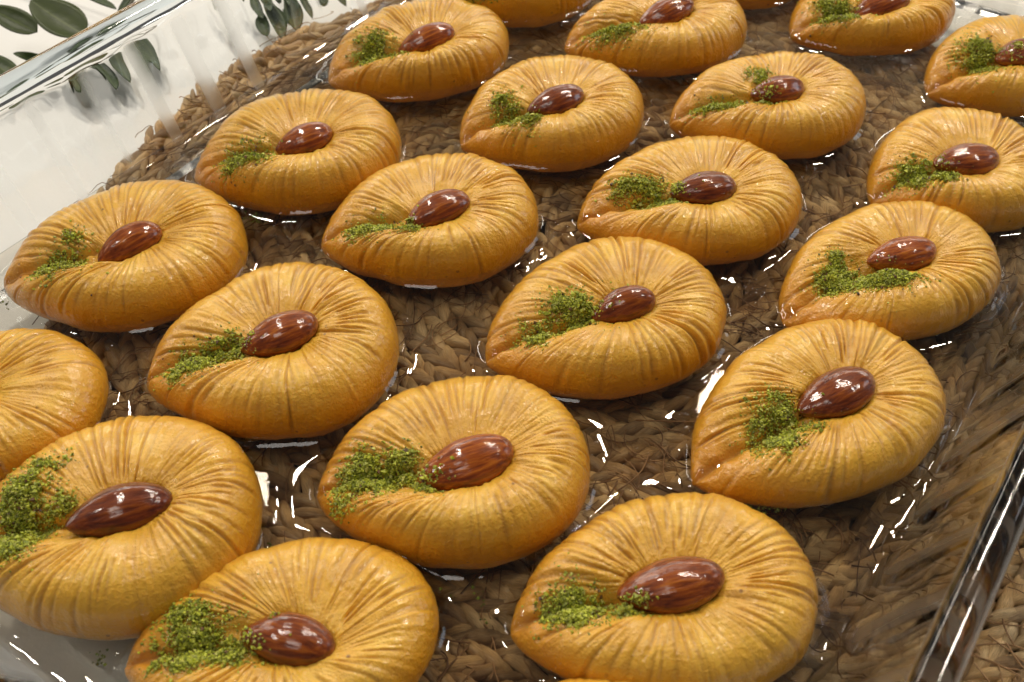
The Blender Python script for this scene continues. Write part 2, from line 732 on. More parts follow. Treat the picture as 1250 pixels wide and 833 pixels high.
# base: flat floor inside and underside (with a faint waviness of pressed glass)
def disc(rg, z_amp, seed, top):
    n = len(rg)
    V = [rg]
    ks = np.linspace(1, 0, 26)[1:-1]
    for k_ in ks:
        q = rg.copy()
        q[:, 0] *= k_
        q[:, 1] *= k_
        q[:, 2] = rg[:, 2] + z_amp * noise2(q[:, 0] * 55 + 50, q[:, 1] * 55 + 50, seed)
        V.append(q)
    V, Fq = sheet(V)
    V = np.concatenate([V, [[0, 0, rg[0, 2]]]])
    last = (len(ks)) * n
    tri = np.array([(last + i, last + (i + 1) % n, len(V) - 1, len(V) - 1) for i in range(n)])
    return V, Fq, tri


def join_faces(V, quads, tris, name):
    faces = [tuple(q) for q in quads.tolist()] + [tuple(q[:3]) for q in tris.tolist()]
    return mesh_np(name, V, faces)


Vt, Qt, Tt = disc(RI[0], .00012, 31, True)
Vb, Qb, Tb = disc(RO[-1], .00025, 32, False)
V = np.concatenate([Vt, Vb])
faces = [tuple(q) for q in Qt.tolist()] + [tuple(q[:3]) for q in Tt.tolist()]
faces += [tuple(reversed([x + len(Vt) for x in q])) for q in Qb.tolist()] + [tuple(reversed([x + len(Vt) for x in q[:3]])) for q in Tb.tolist()]
link('base', mesh_np('base', V, faces), clear_layer('floor_glass', (.97, .98, .98), 1.2, .01), dish)
Vi, Qi = sheet(RI + [RR_[0]])
Vo, Qo = sheet([RR_[-1]] + RO)
wall_me = mesh_np('wall', np.concatenate([Vi, Vo]), flip(np.concatenate([Qi, Qo + len(Vi)])))
rid = np.clip((scal - .58) / .3, 0, 1)
fr_in = np.zeros((len(RI) + 1, len(PP)))
fr_out = np.zeros((len(RO) + 1, len(PP)))
for k_, (o_, z_, a_) in enumerate(outer):
    fr_out[k_ + 1] = rid * a_
float_attr(wall_me, 'matt_ridge', np.concatenate([fr_in.ravel(), fr_out.ravel()]))
gm = mat_glass()
gn = gm.node_tree
at_ = gn.nodes.new('ShaderNodeAttribute')
at_.attribute_name = 'matt_ridge'
mr_ = gn.nodes.new('ShaderNodeMapRange')
mr_.inputs[4].default_value = .42
gn.links.new(at_.outputs['Fac'], mr_.inputs[0])
gn.links.new(mr_.outputs[0], gn.nodes['Principled BSDF'].inputs['Roughness'])
link('wall', wall_me, gm, dish)
Vr, Qr = sheet(RR_)
link('rim', mesh_np('rim', Vr, flip(Qr)), mat_glass((.80, .89, .95), .07), dish)

# ------------------------------------------------------------------ pastries
# id: x, y, turn, length, width, almond offset (2), almond turn, almond length
PASTRIES = {
    1: (-0.1244, 0.2433, 0.3130, 0.0768, 0.0693, 0.0030, -0.0057, 23, 0.0217),
    2: (-0.0769, 0.2983, 0.3260, 0.0746, 0.0682, 0.0024, -0.0083, 14, 0.0212),
    3: (-0.0380, 0.3647, 0.4917, 0.0769, 0.0633, 0.0003, -0.0081, 3, 0.0247),
    4: (-0.0004, 0.4216, 0.4242, 0.0794, 0.0725, 0.0005, -0.0125, 9, 0.0275),
    5: (-0.0702, 0.2018, 0.3013, 0.0740, 0.0708, 0.0028, -0.0038, 11, 0.0233),
    6: (-0.0276, 0.2614, 0.2848, 0.0736, 0.0645, 0.0014, -0.0069, 17, 0.0235),
    7: (0.0143, 0.3215, 0.4528, 0.0732, 0.0663, -0.0011, -0.0062, 4, 0.0232),
    8: (0.0587, 0.3795, 0.2334, 0.0771, 0.0602, 0.0036, -0.0022, 16, 0.0257),
    9: (0.1000, 0.4362, 0.3947, 0.0780, 0.0699, -0.0015, -0.0116, 4, 0.0284),
    10: (-0.0157, 0.1599, 0.2025, 0.0740, 0.0661, 0.0028, -0.0060, 11, 0.0267),
    11: (0.0277, 0.2154, 0.4119, 0.0769, 0.0660, 0.0032, -0.0050, -5, 0.0189),
    12: (0.0600, 0.2710, 0.2420, 0.0779, 0.0650, 0.0025, -0.0050, 2, 0.0233),
    13: (0.0960, 0.3265, 0.2124, 0.0758, 0.0621, 0.0009, -0.0045, 9, 0.0224),
    14: (0.1513, 0.3963, 0.4224, 0.0762, 0.0609, -0.0028, -0.0083, -1, 0.0265),
    15: (0.0368, 0.1220, 0.2060, 0.0760, 0.0615, 0.0003, -0.0019, 0, 0.0264),
    16: (0.0839, 0.1784, 0.5487, 0.0820, 0.0623, 0.0047, -0.0021, -2, 0.0252),
    17: (0.1184, 0.2353, 0.4905, 0.0797, 0.0594, 0.0029, -0.0015, -12, 0.0233),
    18: (0.1560, 0.2873, 0.4054, 0.0688, 0.0657, -0.0031, -0.0050, -9, 0.0245),
    19: (0.1978, 0.3545, 0.4027, 0.0782, 0.0626, -0.0022, -0.0042, -1, 0.0272),
    20: (-0.1480, 0.1811, 0.2464, 0.0658, 0.0595, -0.0040, -0.0027, 16, 0.0162),
    21: (-0.1027, 0.1426, 0.1855, 0.0753, 0.0709, 0.0052, -0.0034, 11, 0.0257),
    22: (-0.0542, 0.1124, 0.1781, 0.0743, 0.0556, 0.0021, -0.0047, -20, 0.0224),
    23: (0.0125, 0.0783, 0.1475, 0.0673, 0.0513, 0.0012, -0.0001, 4, 0.0229),
}
# pistachio heaps, as ellipses of the photograph: centre, radii, amount
CRUMBS = {
    1: [(70, 322, 30, 17, 1.1), (92, 292, 16, 8, .3)], 2: [(300, 190, 32, 17, 1.2), (280, 205, 14, 9, .3)],
    3: [(455, 58, 26, 13, 1.1), (480, 66, 18, 8, .5)], 4: [(585, -12, 22, 9, 1)],
    5: [(235, 437, 34, 17, 1.0), (280, 425, 28, 15, .9), (212, 455, 12, 9, .3)], 6: [(450, 275, 32, 13, 1.1), (500, 280, 18, 9, .5)],
    7: [(618, 132, 20, 14, .8), (640, 148, 24, 13, .9)], 8: [(750, 38, 34, 11, 1.1)],
    9: [(850, -45, 24, 9, 1)], 10: [(440, 578, 32, 28, 1.2), (485, 572, 30, 20, .9), (525, 592, 22, 13, .7), (410, 608, 20, 14, .25)],
    11: [(700, 380, 34, 18, 1.2), (655, 403, 30, 15, .8)], 12: [(775, 230, 34, 10, .8), (815, 242, 26, 12, .8)],
    13: [(880, 126, 38, 9, 1.0), (925, 100, 17, 10, .7), (930, 125, 22, 7, .5)], 14: [(1020, 14, 26, 13, 1.2)],
    15: [(700, 738, 38, 26, 1.3), (765, 742, 36, 12, .8), (690, 758, 30, 12, .2)],
    16: [(945, 508, 34, 22, 1.1), (945, 536, 32, 20, .6), (985, 520, 20, 10, .4)],
    17: [(1030, 338, 34, 16, 1.0), (1080, 346, 38, 13, .9), (1020, 318, 14, 8, .4)], 18: [(1125, 213, 34, 16, 1.3), (1155, 220, 16, 8, .4)],
    19: [(1195, 70, 30, 14, 1.1), (1235, 74, 14, 7, .4)], 20: [(2, 512, 5, 4, .2), (-75, 500, 30, 15, .8)],
    21: [(25, 618, 34, 34, 1.0), (15, 660, 34, 24, .8), (70, 622, 30, 16, .5), (60, 575, 26, 10, .25)],
    22: [(235, 775, 50, 32, 1.15), (280, 795, 42, 18, .8), (215, 805, 40, 16, .6), (335, 760, 14, 7, .15), (210, 745, 50, 16, .2)],
    23: [(590, 950, 40, 25, 1)],
}
LABELS = {
    1: 'pastry by the left glass wall, its point touching the left photo edge',
    2: 'second pastry from the top along the left glass wall, pistachio heap left of almond',
    3: 'pastry at the top left of the dish with a long thin reddish almond',
    4: 'pastry cut by the top photo edge, in the gap right of the top left pastry',
    5: 'pastry left of centre with a long plump almond lying uphill and small green heap',
    6: 'pastry left of upper centre whose pistachio trail runs level under a short almond',
    7: 'upper pastry with pistachio heap curving down below its dark round-ended almond',
    8: 'pastry at the top middle whose almond touches the top photo edge',
    9: 'thin sliver of pastry at the top edge, between the two topmost almonds',
    10: 'large front pastry with a wide orange-brown flat almond in the lower middle of the dish',
    11: 'pastry right of centre with a short dark almond and broad dusting of pistachio',
    12: 'pale pleated pastry right of upper centre, pistachio sprinkled over the left end of its almond',
    13: 'pastry with smallest half-buried almond, pistachio on both sides of it',
    14: 'pastry at the top right cut by the top edge, only lower half of almond showing',
    15: 'largest pastry at the bottom right of centre, glossy almond with pale crumbs on it',
    16: 'tall pastry by the right glass wall with dark almond pointing up and to the right',
    17: 'pastry by the right wall with a light brown ridged almond and wide pistachio patch below',
    18: 'pastry at the right photo edge with round pistachio heap left of a shiny almond',
    19: 'pastry in the top right corner, cut by the right edge through its almond',
    20: 'plain-looking pastry half outside the left photo edge, no almond in view',
    21: 'big pastry at lower left with dark almond with a blackened tip, heap at photo edge',
    22: 'bottom left pastry with the biggest pistachio heap and crumbs on top of its almond',
    23: 'sliver of pastry just showing at the bottom photo edge, between two front pastries',
}
GROUP = 'almond pastries in the glass dish'


def outline(L, Wd, t, m=.38):
    return -L / 2 * np.cos(t), Wd / 2 * np.sin(t) * np.abs(np.sin(t / 2)) ** m


def build_pastry(pid, q):
    X0, Y0, rot, L, Wd, ax, ay, aang, alen = q
    r = np.random.default_rng(100 + pid)
    root = empty('almond_pastry', (X0, Y0, .0003), rot)
    tag(root, LABELS[pid], 'pastry', GROUP)
    big = depth((X0, Y0, 0)) < .36
    ns, nv = (510, 88) if big else (350, 64)
    h = .285 * Wd * .95 * (1 + r.normal(0, .03))
    # arc-length resampling of the outline
    tt = np.linspace(0, 2 * np.pi, 4001)
    ox, oy = outline(L, Wd, tt)
    sl = np.concatenate([[0], np.cumsum(np.hypot(np.diff(ox), np.diff(oy)))])
    per = sl[-1]
    s = np.linspace(0, per, ns, endpoint=False) + per / ns * .5
    t = np.interp(s, sl, tt)
    ox, oy = outline(L, Wd, t)
    # slow unevenness of the outline
    wob = 1 + .012 * snoise(s / per * 5 + 3, pid * 7 + 1, 1) * np.sin(np.pi * s / per) + .0
    ox, oy = ox * wob, oy * wob
    al = min(max(alen, .020), .0262)
    aa = R(aang)
    aw = r.uniform(.0134, .0150) * (al / .024) ** .5
    ia, ib = al * .5 * .93, aw * .5 * .90
    # the inner edge of the coil follows the almond
    ix, iy = -ia * np.cos(t), ib * np.sin(t)
    ix, iy = ax + ix * math.cos(aa) - iy * math.sin(aa), ay + ix * math.sin(aa) + iy * math.cos(aa)
    # cross-section of the roll
    vv = np.linspace(0, 1, nv)
    phi = np.interp(vv, [0, .12, .62, .84, 1], [R(186), R(165), R(70), R(0), R(-68)])
    tip = np.exp(-(np.minimum(s, per - s) / .011) ** 2)          # 1 at the point
    tip2 = np.exp(-(np.minimum(s, per - s) / .022) ** 2)
    hs = h * (1 - .27 * tip - .08 * tip2) * (1 + .035 * snoise(s / per * 7, pid * 3 + 2, 2))
    zc = .33 * hs
    S, PH = np.meshgrid(s, phi, indexing='ij')
    c, sn = np.cos(PH), np.sin(PH)
    ex = .97
    cc = np.sign(c) * np.abs(c) ** ex
    ss_ = np.sign(sn) * np.abs(sn) ** 1.0
    g = .5 + .5 * cc
    g = np.where(PH < 0, 1 - .16 * (1 - np.cos(PH)) * 1.3, g)
    # keep the crest a little outside the middle
    Z = np.where(PH >= 0, zc[:, None] + (hs - zc)[:, None] * ss_, zc[:, None] + zc[:, None] * sn * 1.06)
    inn = PH > np.pi / 2
    Zin = h * .80 + (hs[:, None] - h * .80) * np.clip(ss_, -1, 1)
    Z = np.where(inn, Zin, Z)
    XX = ix[:, None] + (ox - ix)[:, None] * g
    YY = iy[:, None] + (oy - iy)[:, None] * g
    P = np.stack([XX, YY, Z], -1)
    # normals of the smooth form
    dS = np.roll(P, -1, 0) - np.roll(P, 1, 0)
    dV = np.gradient(P, axis=1)
    Nrm = np.cross(dV, dS)
    Nrm /= np.linalg.norm(Nrm, axis=2, keepdims=True) + 1e-12
    if Nrm[ns // 2, nv // 2, 2] < 0:
        Nrm = -Nrm
    V01 = np.broadcast_to(vv, (ns, nv))
    disp = np.zeros((ns, nv))
    crease_shade = np.zeros((ns, nv))  # mask for the shade painted into the grooves
    # pleats: cuts pinched across the roll, irregular in spacing, depth and reach
    sc = 0.0
    pf = (r.uniform(1.5, 3.5), r.uniform(0, 6.28), r.uniform(4, 7), r.uniform(0, 6.28))
    rhythm = r.uniform(.0027, .0034)
    while sc < per:
        sc += rhythm * r.choice([.5, .8, 1, 1.1, 1.4], p=[.08, .22, .36, .24, .10]) * r.uniform(.88, 1.12)
        near_tip = min(sc, per - sc)
        if near_tip < .006:
            continue
        dep = r.uniform(.00026, .00068) * (1.5 if r.random() < .2 else 1)
        dep *= float(np.interp(math.sin(sc / per * 6.28 * pf[0] + pf[1]) + .5 * math.sin(sc / per * 6.28 * pf[2] + pf[3]), [-1.5, 0, 1.5], [.35, .9, 1.25]))
        wd = r.uniform(.00040, .00105)
        v0 = r.uniform(.12, .38)
        v1 = r.uniform(.66, .93)
        if r.random() < .22:
            v0, v1 = r.uniform(.3, .5), r.uniform(.6, .82)
        slant = r.normal(0, .0008) + .0008 * math.sin(sc / per * 6.28)
        wob_ = snoise(vv * 5 + r.uniform(0, 50), int(r.integers(1e6)), 2) * .0004
        cen = sc + slant * (vv - .5) * 2 + wob_
        env = np.clip((vv - v0) / .10, 0, 1) * np.clip((v1 - vv) / .14, 0, 1)
        env = env * env * (3 - 2 * env)
        env = env * (1 + .35 * snoise(vv * 9 + r.uniform(0, 50), int(r.integers(1e6)), 1))
        # near the hole the folds converge, so grooves get narrower
        ww = wd * np.interp(vv, [0, .25, .6, 1], [1.5, 1.1, 1.0, 1.25])
        i0 = int((sc - .006) / per * ns)
        i1 = int((sc + .006) / per * ns) + 1
        ii = np.arange(i0, i1) % ns
        sp = (np.arange(i0, i1) + .5) / ns * per
        ds = np.abs(sp[:, None] - cen[None, :]) / ww[None, :]
        gsh = np.exp(-ds ** 1.05)
        lip = np.exp(-((ds - 1.9) / .9) ** 2) * .36
        disp[ii] += dep * env[None, :] * (-gsh + lip)
        crease_shade[ii] += np.exp(-(ds * 1.5) ** 2) * env[None, :] * min(1.5, dep / .00045)
    # deep folds where the roll is bent round
    for _ in range(int(r.integers(0, 3))):
        sc = per * r.uniform(.22, .78)
        sp = s
        slant = r.normal(0, .003)
        cen = sc + slant * (vv - .5)
        env = np.clip((vv - .05) / .2, 0, 1) * np.clip((.72 - vv) / .3, 0, 1)
        ds = np.abs(sp[:, None] - cen[None, :]) / .0022
        disp += -.0006 * env[None, :] * np.exp(-ds ** 1.4)
        crease_shade += .5 * env[None, :] * np.exp(-(ds * 2.5) ** 2)
    # rumpling, stretched along the pleats
    body = np.clip((.90 - V01) / .2, 0, 1)
    disp += .00012 * body * noise2(S / .0016, V01 * 5, pid + 900)
    disp += .00006 * body * noise2(S / .0008 + 31, V01 * 11, pid + 300)
    disp += .00055 * noise2(S / .009, V01 * 3 + 7, pid + 500)
    disp += 00.00022 * body * noise2(S / .0034, V01 * 2 + 5, pid + 510)
    disp += .00007 * noise2(S / .0011, V01 * 60, pid + 700)
    # the seam where both ends of the roll meet at the point
    sd = np.minimum(S, per - S)
    lat = np.abs(P[:, :, 1] - ay * np.clip((P[:, :, 0] + L / 2) / (ax + L / 2), 0, 1))
    left = np.clip((ax - ia * .7 - P[:, :, 0]) / .004, 0, 1)
    seam_w = .0015 + .0006 * np.sin(P[:, :, 0] * 900 + pid)
    seam = np.exp(-(lat / seam_w) ** 1.3) * left * np.clip((P[:, :, 2] - h * .15) / (h * .3), 0, 1)
    P = P + Nrm * disp[:, :, None]
    P[:, :, 2] -= seam * .0030
    crease_shade = np.clip(crease_shade, 0, 1) * .62 + seam * .5
    # underside: pull to the floor
    P[:, :, 2] = np.maximum(P[:, :, 2], .0003)
    soak = np.clip((V01 - .58) / .20, 0, 1) * .95 + tip[:, None] * .5
    soak *= 1 - np.clip((V01 - .85) / .06, 0, 1) * .7 * (.6 + .4 * noise2(S / .012, V01, pid + 77))
    toast = np.clip(tip2[:, None] * 1.0 + .25 * noise2(S / .012, V01 * 3, pid + 40) - .15, 0, 1) * np.clip((V01 - .3) / .3, 0, 1)
    fuv = np.stack([S / .0016, V01 * 30, np.full_like(S, pid * 5.3)], -1)
    cen_in = np.array([[P[:, 0, 0].mean(), P[:, 0, 1].mean(), P[:, 0, 2].mean()]])
    cen_out = np.array([[P[:, -1, 0].mean(), P[:, -1, 1].mean(), .0003]])
    Vt = np.concatenate([P.reshape(-1, 3), cen_in, cen_out])
    idx = np.arange(ns * nv).reshape(ns, nv)
    nx_ = np.roll(idx, -1, 0)
    Fq = np.stack([idx[:, :-1], idx[:, 1:], nx_[:, 1:], nx_[:, :-1]], -1).reshape(-1, 4)
    ci, co = ns * nv, ns * nv + 1
    # caps as degenerate-free triangles: appended through a second pass
    me = bpy.data.meshes.new('dough')
    tri = np.concatenate([np.stack([np.full(ns, ci), idx[:, 0], nx_[:, 0]], -1), np.stack([np.full(ns, co), nx_[:, -1], idx[:, -1]], -1)])
    nq, nt = len(Fq), len(tri)
    me.vertices.add(len(Vt))
    me.vertices.foreach_set('co', Vt.astype(np.float32).ravel())
    me.loops.add(nq * 4 + nt * 3)
    me.loops.foreach_set('vertex_index', np.concatenate([Fq.ravel(), tri.ravel()]).astype(np.int32))
    me.polygons.add(nq + nt)
    me.polygons.foreach_set('loop_start', np.concatenate([np.arange(nq) * 4, nq * 4 + np.arange(nt) * 3]).astype(np.int32))
    me.polygons.foreach_set('loop_total', np.concatenate([np.full(nq, 4), np.full(nt, 3)]).astype(np.int32))
    me.update(calc_edges=True)
    me.polygons.foreach_set('use_smooth', np.full(nq + nt, True))
    # face direction
    p0 = me.polygons[idx.shape[1] * (ns // 2)]
    mid = me.polygons[(ns // 2) * (nv - 1) + nv // 2]
    if mid.normal.z < 0:
        me.flip_normals()
    pad = lambda a, v: np.concatenate([a.reshape(-1), [v, v]])
    float_attr(me, 'soak', pad(soak, .5))
    float_attr(me, 'toast', pad(toast, 0))
    float_attr(me, 'flank', pad(V01 + 0.0, .9))
    float_attr(me, 'crease_shade', pad(crease_shade, 0))
    vec_attr(me, 'fold_uv', np.concatenate([fuv.reshape(-1, 3), np.zeros((2, 3))]))
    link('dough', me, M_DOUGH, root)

    # almond
    na, nb = 56, 36
    a = np.linspace(0, 1, na)
    b = np.linspace(0, 2 * np.pi, nb, endpoint=False)
    A, B = np.meshgrid(a, b, indexing='ij')
    xl = -np.cos(np.pi * A)
    prof = np.sqrt(np.clip(1 - xl * xl, 0, 1))
    prof = prof * (1 - .30 * np.clip(-xl, 0, 1) ** 1.4) * (.95 + .05 * xl)
    thick = r.uniform(.0100, .0112)
    wr = .00030 * noise2(B * 3.8 + 3, A * 2.5, pid + 60) + .00009 * noise2(B * 9, A * 4, pid + 61)
    yy = (aw / 2 * prof + wr * prof) * np.cos(B)
    zz = (thick / 2 * prof + wr * prof) * np.sin(B)
    xx = xl * al / 2
    yy += .0006 * xl ** 2 * r.choice([-1, 1])
    V = np.stack([xx, yy, zz], -1).reshape(-1, 3)
    idx = np.arange(na * nb).reshape(na, nb)
    n2_ = np.roll(idx, -1, 1)
    Fq = np.stack([idx[:-1], n2_[:-1], n2_[1:], idx[1:]], -1).reshape(-1, 4)
    me2 = mesh_np('almond', V, Fq)
    deepv = {1: .2, 2: .25, 3: .1, 5: .35, 7: .75, 10: 0, 11: .6, 12: .8, 13: .5, 15: .4, 16: .75, 17: .0, 18: .45, 21: .9, 22: .6}.get(pid, .4)
    dd = deepv + .5 * np.clip(xl - .45, 0, 1) * (pid in (15, 21, 8)) + .0 * xl
    float_attr(me2, 'deep', np.clip(dd, 0, 1))
    al_o = link('almond', me2, M_ALMOND, root, (ax, ay, h * .88))
    al_o.rotation_euler = (r.normal(0, R(7)), r.normal(R(-3), R(4)), aa)

    # pistachio crumbs: dropped from above onto dough and almond
    dg = None
    rot_m = np.array([[math.cos(rot), -math.sin(rot)], [math.sin(rot), math.cos(rot)]])
    Vw = np.concatenate([Vt[:ns * nv].reshape(ns, nv, 3)[::2, ::2].reshape(-1, 3)])
    s2, v2 = len(range(0, ns, 2)), len(range(0, nv, 2))
    id2 = np.arange(s2 * v2).reshape(s2, v2)
    nn2 = np.roll(id2, -1, 0)
    f2 = np.stack([id2[:, :-1], id2[:, 1:], nn2[:, 1:], nn2[:, :-1]], -1).reshape(-1, 4)
    mw = np.array(Matrix.Translation(al_o.location) @ al_o.rotation_euler.to_matrix().to_4x4())
    Va = V @ mw[:3, :3].T + mw[:3, 3]
    bv = BVHTree.FromPolygons(np.concatenate([Vw, Va]).tolist(), np.concatenate([f2, Fq + len(Vw)]).tolist())
    pts, rad, hgt = [], [], []
    for (cx, cyy, rx, ry, amt) in CRUMBS.get(pid, []):
        cw = at(cx, cyy, h * .85)
        dz = depth(cw)
        elev = abs((cw - C0)[2]) / np.linalg.norm(cw - C0)
        wx, wy = rx * dz / F, ry * dz / F / elev
        n = int(amt * (8.5e7 if big else 7e7) * wx * wy)
        gx, gy = r.normal(0, .44, n), r.normal(0, .44, n)
        rr2 = gx * gx + gy * gy
        far = r.random(n) < .05
        gx[far] *= 1.7
        gy[far] *= 1.7
        px_, py_ = cw[0] + gx * wx, cw[1] + gy * wy
        # clumpiness
        keep = (noise2(px_ * 330, py_ * 330, pid + 80) + .5 * noise2(px_ * 800, py_ * 800, pid + 81) > -.12) | (r.random(n) < .18)
        lx, ly = (np.stack([px_ - X0, py_ - Y0]).T @ rot_m).T
        for i in np.nonzero(keep)[0]:
            pts.append((lx[i], ly[i]))
            hgt.append(max(0, 1 - rr2[i] * .9) * min(amt, 1) * (not far[i]))
    VV_, FF_, CC_, b_i = [], [], [], 0
    octa = np.array([(1, 0, 0), (-1, 0, 0), (0, 1, 0), (0, -1, 0), (0, 0, 1), (0, 0, -1)], float)
    of = np.array([(0, 2, 4), (2, 1, 4), (1, 3, 4), (3, 0, 4), (2, 0, 5), (1, 2, 5), (3, 1, 5), (0, 3, 5)])
    tf = np.array([(0, 1, 2), (1, 3, 2), (3, 0, 2), (0, 3, 1)])
    for (lx, ly), hg in zip(pts, hgt):
        hit = bv.ray_cast(Vector((lx, ly, .06)), Vector((0, 0, -1)))
        if hit[0] is None:
            continue
        z = hit[0].z
        if z < .006:
            continue
        sz = (1.0 if big else 1.3) * float(np.clip(r.lognormal(math.log(.00029), .40), .00015, .0009))
        # fewer crumbs stay on the almond than on the dough
        if hit[2] >= len(f2) and r.random() < .70:
            continue
        v = octa * r.uniform(.55, 1.25, (6, 1)) * sz * np.array([r.uniform(.7, 1.5), 1, r.uniform(.6, 1)])
        an = r.normal(size=4)
        an /= np.linalg.norm(an)
        w_, x_, y_, z_ = an
        Rm = np.array([[1 - 2 * (y_ * y_ + z_ * z_), 2 * (x_ * y_ - z_ * w_), 2 * (x_ * z_ + y_ * w_)],
                       [2 * (x_ * y_ + z_ * w_), 1 - 2 * (x_ * x_ + z_ * z_), 2 * (y_ * z_ - x_ * w_)],
                       [2 * (x_ * z_ - y_ * w_), 2 * (y_ * z_ + x_ * w_), 1 - 2 * (x_ * x_ + y_ * y_)]])
        v = v @ Rm.T + np.array([lx, ly, z + sz * .35 + hg * r.uniform(0, .0026)])
        k_ = r.random()
        if k_ < .60:
            cc_ = np.array([.46, .49, .045]) * r.uniform(.55, 1.35)
        elif k_ < .86:
            cc_ = np.array([.27, .31, .028]) * r.uniform(.5, 1.2)
        elif k_ < .96:
            cc_ = np.array([.50, .50, .10]) * r.uniform(.7, 1.2)
        else:
            cc_ = np.array([.13, .06, .02]) * r.uniform(.4, 1.4)
        if not big:
            v = v[[0, 2, 4, 3]]
        VV_.append(v)
        FF_.append((of if big else tf) + b_i)
        CC_.append(np.repeat(cc_[None], len(v), 0))
        b_i += len(v)
    if VV_:
        me3 = mesh_np('pistachio_crumbs', np.concatenate(VV_), np.concatenate(FF_), False)
        color_attr(me3, 'crumb_colour', np.concatenate(CC_))
        pc = link('pistachio_crumbs', me3, M_CRUMB, root)
        pc['kind'] = 'stuff'
    # outline at syrup height, world
    ol = P[:, int(nv * .87), :2] @ rot_m.T + np.array([X0, Y0])
    return ol


outlines = [build_pastry(pid, q) for pid, q in PASTRIES.items()]

# ------------------------------------------------------------------ syrup
SY0 = .0026
gu, gv = 620, 390
us = np.linspace(-hu - .0005, hu + .0005, gu)
vs = np.linspace(-hv - .0005, hv + .0005, gv)
GU, GV = np.meshgrid(us, vs, indexing='ij')
ang = math.atan2(.8192, .5736)
cxy = UX * (U0 + U1) / 2 + VX * (V0 + V1) / 2
WXp = cxy[0] + GU * math.cos(ang) - GV * math.sin(ang)
WYp = cxy[1] + GU * math.sin(ang) + GV * math.cos(ang)
D = np.full(GU.shape, .05)
for ol in outlines:
    o2 = ol[::2]
    x0, x1, y0, y1 = ol[:, 0].min() - .012, ol[:, 0].max() + .012, ol[:, 1].min() - .012, ol[:, 1].max() + .012
    m = (WXp > x0) & (WXp < x1) & (WYp > y0) & (WYp < y1)
    q = np.stack([WXp[m], WYp[m]], -1)
    best = np.full(len(q), 1e3)
    for c0 in range(0, len(o2), 40):
        seg = o2[c0:c0 + 40]
        d = ((q[:, None, :] - seg[None]) ** 2).sum(-1).min(1)
        best = np.minimum(best, d)
    best = np.sqrt(best)
    # inside test
    ins = np.zeros(len(q), bool)
    a_, b_ = o2, np.roll(o2, -1, 0)
    for k_ in range(len(o2)):
        xa, ya = a_[k_]
        xb, yb = b_[k_]
        if ya == yb:
            continue
        cnd = (ya > q[:, 1]) != (yb > q[:, 1])
        ins ^= cnd & (q[:, 0] < (xb - xa) * (q[:, 1] - ya) / (yb - ya) + xa)
    best[ins] *= -1
    D[m] = np.minimum(D[m], best)
# rounded-rectangle wall distance
rc0 = .034
qx = np.abs(GU) - (hu - rc0)
qy = np.abs(GV) - (hv - rc0)
dw = rc0 - (np.hypot(np.maximum(qx, 0), np.maximum(qy, 0)) + np.minimum(np.maximum(qx, qy), 0))
n1 = noise2(GU * 60 + 40, GV * 60 + 40, 71)
Dp = np.maximum(D, 0)
Zs = SY0 + .0024 * np.exp(-(Dp / .0022)) + .0006 * np.exp(-(Dp / .0042)) + np.clip(-D, 0, .002) * 1.2 * (1 + .3 * n1) + .0012 * np.exp(-np.maximum(dw, 0) / .0018) + .00025 * n1 \
    + .00009 * noise2(GU * 210 + 90, GV * 210 + 90, 72)
inside = dw > -.0012
idx = -np.ones(GU.shape, int)
keepq = inside[:-1, :-1] & inside[1:, :-1] & inside[1:, 1:] & inside[:-1, 1:]
used = np.zeros(GU.shape, bool)
used[:-1, :-1] |= keepq
used[1:, :-1] |= keepq
used[1:, 1:] |= keepq
used[:-1, 1:] |= keepq
idx[used] = np.arange(used.sum())
qd = np.stack([idx[:-1, :-1], idx[1:, :-1], idx[1:, 1:], idx[:-1, 1:]], -1)[keepq]
Vs = np.stack([GU[used], GV[used], Zs[used]], -1)
n0 = len(Vs)
e_all = np.concatenate([qd[:, [0, 1]], qd[:, [1, 2]], qd[:, [2, 3]], qd[:, [3, 0]]])
key = np.sort(e_all, 1)
kk = key[:, 0].astype(np.int64) * (n0 + 1) + key[:, 1]
uq, inv, cnt = np.unique(kk, return_inverse=True, return_counts=True)
be = e_all[cnt[inv] == 1]
nxt = dict(be.tolist())
start = int(be[0, 0])
loop, cur = [start], nxt[start]
while cur != start:
    loop.append(cur)
    cur = nxt[cur]
lp = np.array(loop)
Vbot = Vs[lp].copy()
Vbot[:, 2] = .00035
m_ = len(lp)
faces = qd.tolist()
faces += [(int(lp[(i + 1) % m_]), int(lp[i]), n0 + i, n0 + (i + 1) % m_) for i in range(m_)]
faces.append([n0 + i for i in range(m_)][::-1])
syr = link('syrup', mesh_np('syrup', np.concatenate([Vs, Vbot]), faces), M_SYRUP)
syr.location = (cxy[0], cxy[1], 0)
syr.rotation_euler = (0, 0, ang)
tag(syr, 'clear glossy sugar syrup pooled over the floor of the glass dish', 'syrup')
syr['kind'] = 'stuff'

# ------------------------------------------------------------------ leaf sprigs


